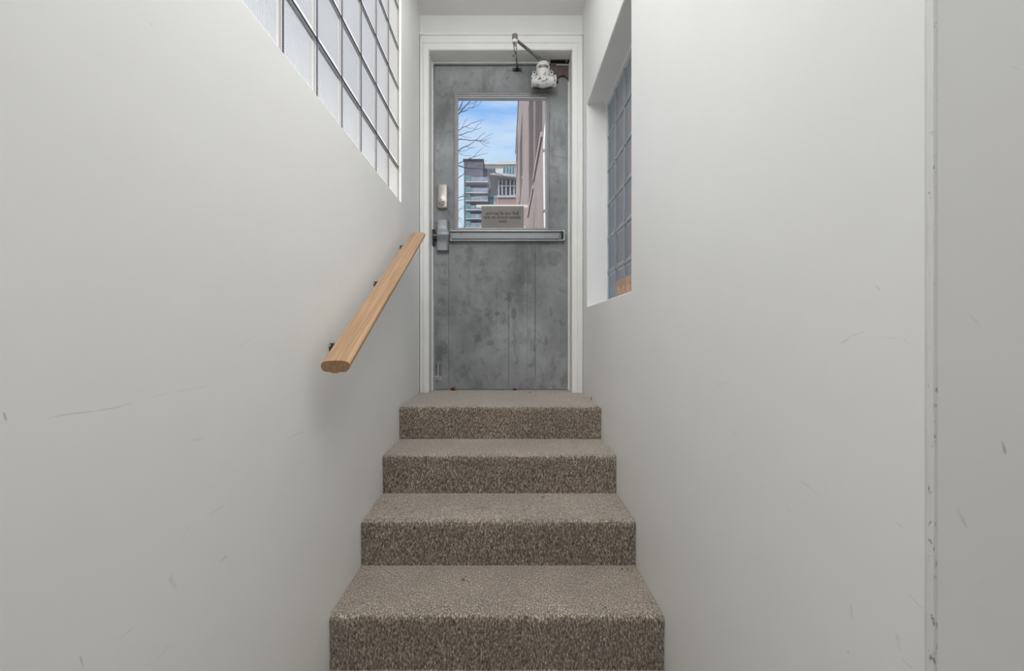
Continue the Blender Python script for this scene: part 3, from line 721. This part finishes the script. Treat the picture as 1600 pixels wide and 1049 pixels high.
# ------------------------------------------------------------------ litter on the carpet
def crumb(name, loc, size, rz, m, curl=.3, ratio=.5):
    bm = NB(); n = 7; L, Wd = size, size*ratio; top = []; bot = []
    for k in range(n):
        t = k/(n-1); w = Wd*math.sin(math.pi*(.08+.84*t))*.5; x = (t-.5)*L; z = curl*L*(2*t-1)**2
        top.append((x, w*(1+.3*math.sin(k*2.1)), z+.0004)); bot.append((x, -w*(1+.25*math.cos(k*1.7)), z+.0004+.1*w))
    a = [bm.verts.new(p) for p in top]; b = [bm.verts.new(p) for p in bot]; mid = [bm.verts.new(((p[0]+q[0])/2, (p[1]+q[1])/2, min(p[2], q[2])-.0003+.0)) for p, q in zip(top, bot)]
    for i in range(n-1):
        bm.faces.new((a[i], a[i+1], mid[i+1], mid[i])); bm.faces.new((mid[i], mid[i+1], b[i+1], b[i]))
    bmesh.ops.solidify(bm, geom=bm.faces, thickness=.0006)
    me = bpy.data.meshes.new(name); bm.to_mesh(me); bm.free()
    o = link(name, me, m); o.location = loc; o.rotation_euler = (0, 0, rz); return o
def on(px, py, z):   # a point of a horizontal tread seen at a pixel
    d = -z*F/(py-525); return Vector(((px-790)/F*d, d, z))
T1, T2, T3, T4 = ZLAND+.0015, -.5125+.0015, -.675+.0015, -.837+.0015
def leaf(px, py, z, size, rz, m, label, name='leaf', cat='leaf', curl=.25, ratio=.5, group=None):
    p = on(px, py, z) if py is not None else z
    return tag(crumb(name, p, size, rz, m, curl, ratio), label, cat, group)
leaf(0, None, Vector((dx(709), YD-.022, T1)), .046, 1.35, M['orange'], 'dark brown crumpled leaf against the foot of the door, at its left end', curl=.45, ratio=.8)
leaf(0, None, Vector((dx(804), YD-.018, T1)), .044, 1.75, M['straw'], 'ochre curled leaf against the foot of the door, near its middle', curl=.3, ratio=.6)
leaf(828, 614.4, T1, .014, 1.0, M['grit'], 'black bit of grit on the top landing, largest of those below the door', 'grit', 'grit', ratio=.7)
leaf(838, 613.4, T1, .014, .2, M['grit'], 'dark brown crumb on the landing between two black bits of grit', 'grit', 'grit')
leaf(860, 613.6, T1, .012, .6, M['grit'], 'black speck of grit on the landing toward the right casing', 'grit', 'grit')
leaf(924, 626, T1, .022, 1.2, M['leaf'], 'thin brown stalk on the landing against the right wall', 'stalk', 'stalk', curl=.9, ratio=.15)
leaf(852, 698, T2, .013, .3, M['leaf'], 'small tan leaf bit on the second carpeted tread from the door', ratio=.4)
leaf(660, 684.5+4, T2, .009, .5, M['tape'], 'tiny pale crumb at the back left of the second tread from the door', 'crumb', 'crumb')
leaf(848, 777.5, T3, .024, .15, M['leaf'], 'long thin brown leaf bit at the back of the third tread from the door', curl=.15, ratio=.25)
leaf(618, 796, T3, .010, .9, M['grit'], 'black speck of grit at the left of the third tread from the door', 'grit', 'grit')
leaf(723, 907, T4, .013, .8, M['orange'], 'orange crumb on the lowest visible tread, left of centre', 'crumb', 'crumb', ratio=.8)
leaf(731, 909, T4, .010, -.6, M['straw'], 'pale straw bit beside the orange crumb on the lowest tread', 'straw_bit', 'straw')
leaf(753, 921, T4, .007, .2, M['tape'], 'tiny white crumb on the lowest visible tread, left of centre', 'crumb', 'crumb')
leaf(917, 911, T4, .008, .2, M['grit'], 'black speck on the lowest visible tread, right of centre', 'grit', 'grit')
leaf(945, 950, T4, .009, .2, M['grit'], 'dark speck near the front right of the lowest visible tread', 'grit', 'grit')
leaf(1018, 943, T4, .009, .7, M['grit'], 'dark speck at the right wall edge of the lowest visible tread, near its nosing', 'grit', 'grit')
for (px, py) in ((972, 891), (980, 890), (987, 893)):
    leaf(px, py, T4, .009, random.random()*3, M['grit'], 'dark speck in the row at the back right corner of the lowest visible tread', 'grit', 'grit', group='specks at the back right corner of the lowest tread')

# ------------------------------------------------------------------ outdoors
GZ = -.50
struct('ground', bx(-60, 60, 3.3, 160, GZ-.2, GZ), M['asphalt'], label='asphalt yard outside')
struct('ground_side', bx(-60, -.9, -20, 3.3, GZ-.2, GZ), M['asphalt'])
# brick building to the right of the door, its long side receding
XB = .90
us = [6.0, 11.3, 14.4, 14.75, 18.2, 24.6, 29.8, 33.5, 38.0, 40.5]
vs = [GZ, 4.80, 4.96, 7.85, 8.47, 8.9, 12.0, 12.6, 15.0, 16.0]
wins = [(11.3, 14.4, 4.96, 8.9), (14.75, 18.2, 4.80, 8.9), (24.6, 29.8, 8.47, 12.0), (33.5, 38.0, 12.6, 15.0)]
holes = set()
for (y0, y1, z0, z1) in wins:
    for i in range(len(us)-1):
        for j in range(len(vs)-1):
            if us[i] >= y0-1e-6 and us[i+1] <= y1+1e-6 and vs[j] >= z0-1e-6 and vs[j+1] <= z1+1e-6: holes.add((i, j))
bb = thing('brick_building', (XB+3, 20, GZ), 'weathered pinkish brick building seen edge-on through the right of the door glass', 'building')
obj('brick_wall', holed('x', XB, XB+.6, us, vs, holes), M['brick'], bb, origin=(0, 0, 0))
bm = NB(); box(bm, XB+.6, XB+9, 6.0, 40.5, GZ, 15.9); obj('building_core', bm, M['brick_front'], bb, origin=(0, 0, 0))
obj('coping', bx(XB-.06, XB+.5, 5.9, 40.6, 16.0, 16.18), M['conc'], bb)
for (y0, y1, z0, z1) in wins:
    f = obj('window', bx(XB+.03, XB+.10, y0, y1, z0, z1), M['pane_dark'], bb)
    bm = NB(); z = z0+.12
    while z < z1: box(bm, XB+.018, XB+.031, y0+.02, y1-.02, z, z+.035); z += .13
    for y in (y0+.06, y1-.06): box(bm, XB+.018, XB+.031, y-.05, y+.05, z0, z1)
    g = obj('window_bars', bm, plain('mauve window bars', (.34, .26, .24), .7), f); g['kind'] = 'stuff'
    obj('window_sill', bx(XB-.05, XB+.12, y0-.1, y1+.1, z0-.12, z0), plain('stone sill', (.50, .40, .36), .8), f)
# drain pipe with its swan neck
dp = thing('drain_pipe', (.72, 9, GZ), 'white drain pipe with a bent top running down the brick wall', 'drain pipe')
pts = [P(855.5, 148, 9), P(855, 166, 9), P(853.5, 186, 9), P(851, 202, 9), P(849.6, 220, 9), P(849.3, 240, 9), P(849.8, 300, 9), P(851, 372, 9), P(852, 430, 9), P(852, 560, 9)]
obj('pipe', tube(NB(), [Vector((p.x+.02, 9, p.z)) for p in pts], .030, 14), M['pipe'], dp, smooth=True)
obj('pipe_conduit', tube(NB(), [Vector((p.x+.075, 9.02, p.z)) for p in pts[3:]], .022, 10), M['pipegrey'], dp, smooth=True)
for py in (236, 330): obj('pipe_clip', bx(P(847, py, 9).x+.01, XB-.002, 8.96, 9.06, P(0, py, 9).z-.02, P(0, py, 9).z+.02), M['pipegrey'], dp)
# charcoal apartment tower with balconies
D = 80.0
def Q(px, py, d=D): p = P(px, py, d); return p.x, p.z
tw = thing('apartment_tower', (Q(742, 0)[0], D, GZ), 'charcoal apartment tower with stacked pale balconies beyond the bare branches', 'building')
x0, zt_ = Q(725, 252); x1, _ = Q(754.5, 0); x2, zt2 = Q(774, 262); xs, _ = Q(762, 0)
M['tower_f'] = brick_mat('charcoal brick', (.10, .10, .125), (.155, .15, .175), (.20, .20, .23), (0, 2), 4)
obj('tower_wall', bx(x0, x1, D, D+12, GZ, zt_), M['tower_f'], tw, origin=(0, 0, 0))
obj('tower_step', bx(x1, x2, D+.5, D+12, GZ, zt2), M['tower_f'], tw, origin=(0, 0, 0))
obj('roof_coping', bx(x0-.15, x1+.15, D-.15, D+12, zt_, zt_+.3), M['pane_dark'], tw)
for k, py in enumerate((289, 305.5, 318, 332, 345.5, 359)):
    za = Q(0, py)[1]; zb2 = za+1.05*1.0
    xa, xb = Q(728.5, 0)[0], Q(763 if k < 4 else 764, 0)[0]
    b_ = obj('balcony', bx(xa, xb, D-1.6, D+.1, za-.15, za+.08), M['conc'], tw)
    obj('balcony_rail', bx(xa+.9, xb, D-1.6, D-1.52, za+.12, za+.75), M['rail_glass'], b_)
    obj('balcony_screen', bx(xa, xa+.85, D-1.58, D-.2, za+.12, za+1.0), M['pane_far'], b_)
    obj('window', bx(xa+.7, xb-.9, D-.08, D+.05, za-1.45, za-.55), M['pane_dark'], tw)
    w_ = obj('window', bx(Q(765, 0)[0], Q(771.5, 0)[0], D+.4, D+.55, za-.3, za+.8), M['pane_far'], tw)
bm = bx(Q(771.5, 0)[0], Q(774.6, 0)[0], D-.8, D+.6, GZ, Q(0, 279)[1]); obj('corner_pier', bm, M['conc'], tw)
# cream block behind with a set-back top floor
D2 = 120.0
cb = thing('cream_building', (Q(785, 0, D2)[0], D2, GZ), 'cream office block with a green-glazed top window behind the tower', 'building')
obj('building_wall', bx(Q(738, 0, D2)[0], Q(850, 0, D2)[0], D2, D2+20, GZ, Q(0, 257, D2)[1]), M['cream'], cb)
obj('penthouse', bx(Q(777, 0, D2)[0], Q(850, 0, D2)[0], D2+2, D2+18, Q(0, 257, D2)[1], Q(0, 248, D2)[1]), M['conc'], cb)
obj('cornice', bx(Q(738, 0, D2)[0], Q(850, 0, D2)[0], D2-.6, D2+20, Q(0, 258.5, D2)[1], Q(0, 256, D2)[1]), M['cream'], cb)
wv = obj('window', bx(Q(786, 0, D2)[0], Q(804.5, 0, D2)[0], D2-.15, D2+.2, Q(0, 274, D2)[1], Q(0, 262, D2)[1]), M['pane_far'], cb)
for px in (786, 791, 795.5, 800, 804.5): obj('mullion', bx(Q(px, 0, D2)[0]-.09, Q(px, 0, D2)[0]+.09, D2-.35, D2, Q(0, 274, D2)[1], Q(0, 262, D2)[1]), M['conc'], wv)
# glazed lower block with pale roof over a brick storey
D3 = 60.0
gb = thing('glazed_building', (Q(790, 0, D3)[0], D3, GZ), 'low dark-glazed building with white roof edge over a red brick storey', 'building')
xa, xb = Q(777, 0, D3)[0], Q(808, 0, D3)[0]
obj('brick_storey', bx(xa, xb+2, D3, D3+8, GZ, Q(0, 309, D3)[1]), brick_mat('orange red brick', (.46, .25, .19), (.40, .22, .18), (.45, .36, .32), (0, 2), 2), gb, origin=(0, 0, 0))
obj('stone_band', bx(xa-.05, xb+2, D3-.15, D3+8, Q(0, 309.5, D3)[1], Q(0, 306.5, D3)[1]), M['conc'], gb)
gw = obj('glazed_storey', bx(xa+.1, xb+2, D3+.2, D3+8, Q(0, 306.5, D3)[1], Q(0, 281, D3)[1]), M['pane_dark'], gb)
for px in (779, 784.5, 790.5, 797, 803): obj('mullion', bx(Q(px, 0, D3)[0]-.06, Q(px, 0, D3)[0]+.1, D3+.05, D3+.25, Q(0, 306.5, D3)[1], Q(0, 281, D3)[1]), M['conc'], gw)
obj('transom', bx(xa+.1, xb+2, D3+.06, D3+.24, Q(0, 291.5, D3)[1], Q(0, 290, D3)[1]), M['conc'], gw)
bm = NB(); xr0 = Q(765, 0, D3)[0]
loft(bm, [[(xr0, y, Q(0, 276.5, D3)[1]), (xb+2, y, Q(0, 283, D3)[1]), (xb+2, y, Q(0, 279, D3)[1]), (xr0+.6, y, Q(0, 273.5, D3)[1])] for y in (D3-.8, D3+8)]); obj('roof', bm, M['conc'], gb)

# bare tree on the left, its twigs crossing the glass
tr = thing('bare_tree', (-2.05, 13.0, GZ), 'leafless tree whose thin grey branches cross the left of the door glass', 'tree')
random.seed(11)
TY = 13.0
trunk = NB(); tube(trunk, [(-2.05, TY, GZ), (-2.0, TY, 2.0), (-2.08, TY+.1, 4.2), (-2.0, TY, 6.2), (-2.1, TY-.1, 8.2)], [.16, .13, .11, .075, .03], 10)
obj('trunk', trunk, M['bark'], tr, smooth=True)
def branch(pts, r0, tw=3, d0=TY):
    """pts = rough path in (x,z) metres at the tree; leaves the trunk, drifts in depth, carries twigs"""
    P3 = [Vector((x, d0+dd, z)) for x, dd, z in pts]; bm = NB(); fine = []
    for a, b in zip(P3, P3[1:]):
        for k in range(4): fine.append(a.lerp(b, k/4)+Vector((random.uniform(-.012, .012), random.uniform(-.03, .03), random.uniform(-.014, .014))))
    fine.append(P3[-1]); n = len(fine)
    tube(bm, fine, [max(.0045, r0*(1-.85*i/n)) for i in range(n)], 6)
    o = obj('branch', bm, M['bark'], tr, smooth=True)
    for k in range(tw):
        i = random.randrange(n//3, n-2); a = fine[i]; d = (fine[i+1]-fine[i]).normalized(); s = random.choice((-1, 1))
        up = Vector((-d.z, 0, d.x)); L = random.uniform(.25, .6)
        q1 = a+(d*.75+up*s*.55)*L*.5; q2 = a+(d*.8+up*s*.45+Vector((0, random.uniform(-.2, .2), .05)))*L
        tbm = tube(NB(), [a, q1, q2], [.0065, .005, .003], 5); obj('twig', tbm, M['bark'], o)
k13 = TY/F
def tp(px, py, dd=0): return ((px-790)*k13*(TY+dd)/TY, dd, (525-py)*k13*(TY+dd)/TY)
st = lambda z: (-2.0, 0, z)
branch([st(4.6), tp(700, 205), tp(716, 180, .2), tp(734, 158, .3), tp(742, 140, .4)], .026, 4)
branch([st(5.4), tp(700, 195, -.2), tp(716, 172, -.2), tp(728, 150, -.3), tp(736, 128, -.3)], .024, 3)
branch([st(4.9), tp(704, 192, .3), tp(720, 176, .4), tp(738, 168, .5), tp(748, 155, .6)], .02, 3)
branch([st(4.4), tp(706, 212, -.2), tp(722, 200, -.2), tp(740, 192, -.2), tp(756, 188, -.1)], .014, 2)
branch([st(4.0), tp(704, 226, .2), tp(718, 211, .3), tp(736, 206, .3), tp(752, 200, .4)], .018, 2)
branch([st(3.9), tp(704, 219, .1), tp(724, 219, .0), tp(745, 221, .0), tp(764, 221, -.1)], .020, 3)
branch([st(3.5), tp(700, 246, .3), tp(716, 236, .3), tp(738, 224, .3), tp(758, 207, .2)], .024, 4)
branch([st(3.3), tp(706, 262, -.3), tp(724, 252, -.3), tp(745, 244, -.4), tp(762, 240, -.4)], .018, 3)
branch([st(3.2), tp(706, 253, .2), tp(724, 262, .3), tp(760, 266, .3), tp(785, 275, .4), tp(800, 284, .4)], .020, 2)
branch([st(2.9), tp(706, 283, .1), tp(720, 276, .1), tp(728, 270, .2), tp(740, 262, .2)], .018, 1)
branch([st(2.6), tp(708, 308, -.1), tp(726, 308, .1), tp(748, 306, .2), tp(764, 303, .2)], .016, 2)
branch([st(2.3), tp(708, 318, .1), tp(724, 312, .1), tp(742, 308, .1)], .013, 1)
branch([st(1.9), tp(704, 346, .2), tp(714, 335, .2), tp(720, 325, .2), tp(728, 322, .2)], .013, 1)
branch([st(2.2), tp(700, 322, -.2), tp(714, 338, -.2), tp(722, 350, -.2), tp(726, 366, -.3)], .012, 1)

# ------------------------------------------------------------------ lift everything so the hall floor is at z = 0
for o in S.objects:
    if o.parent is None: o.location.z += E
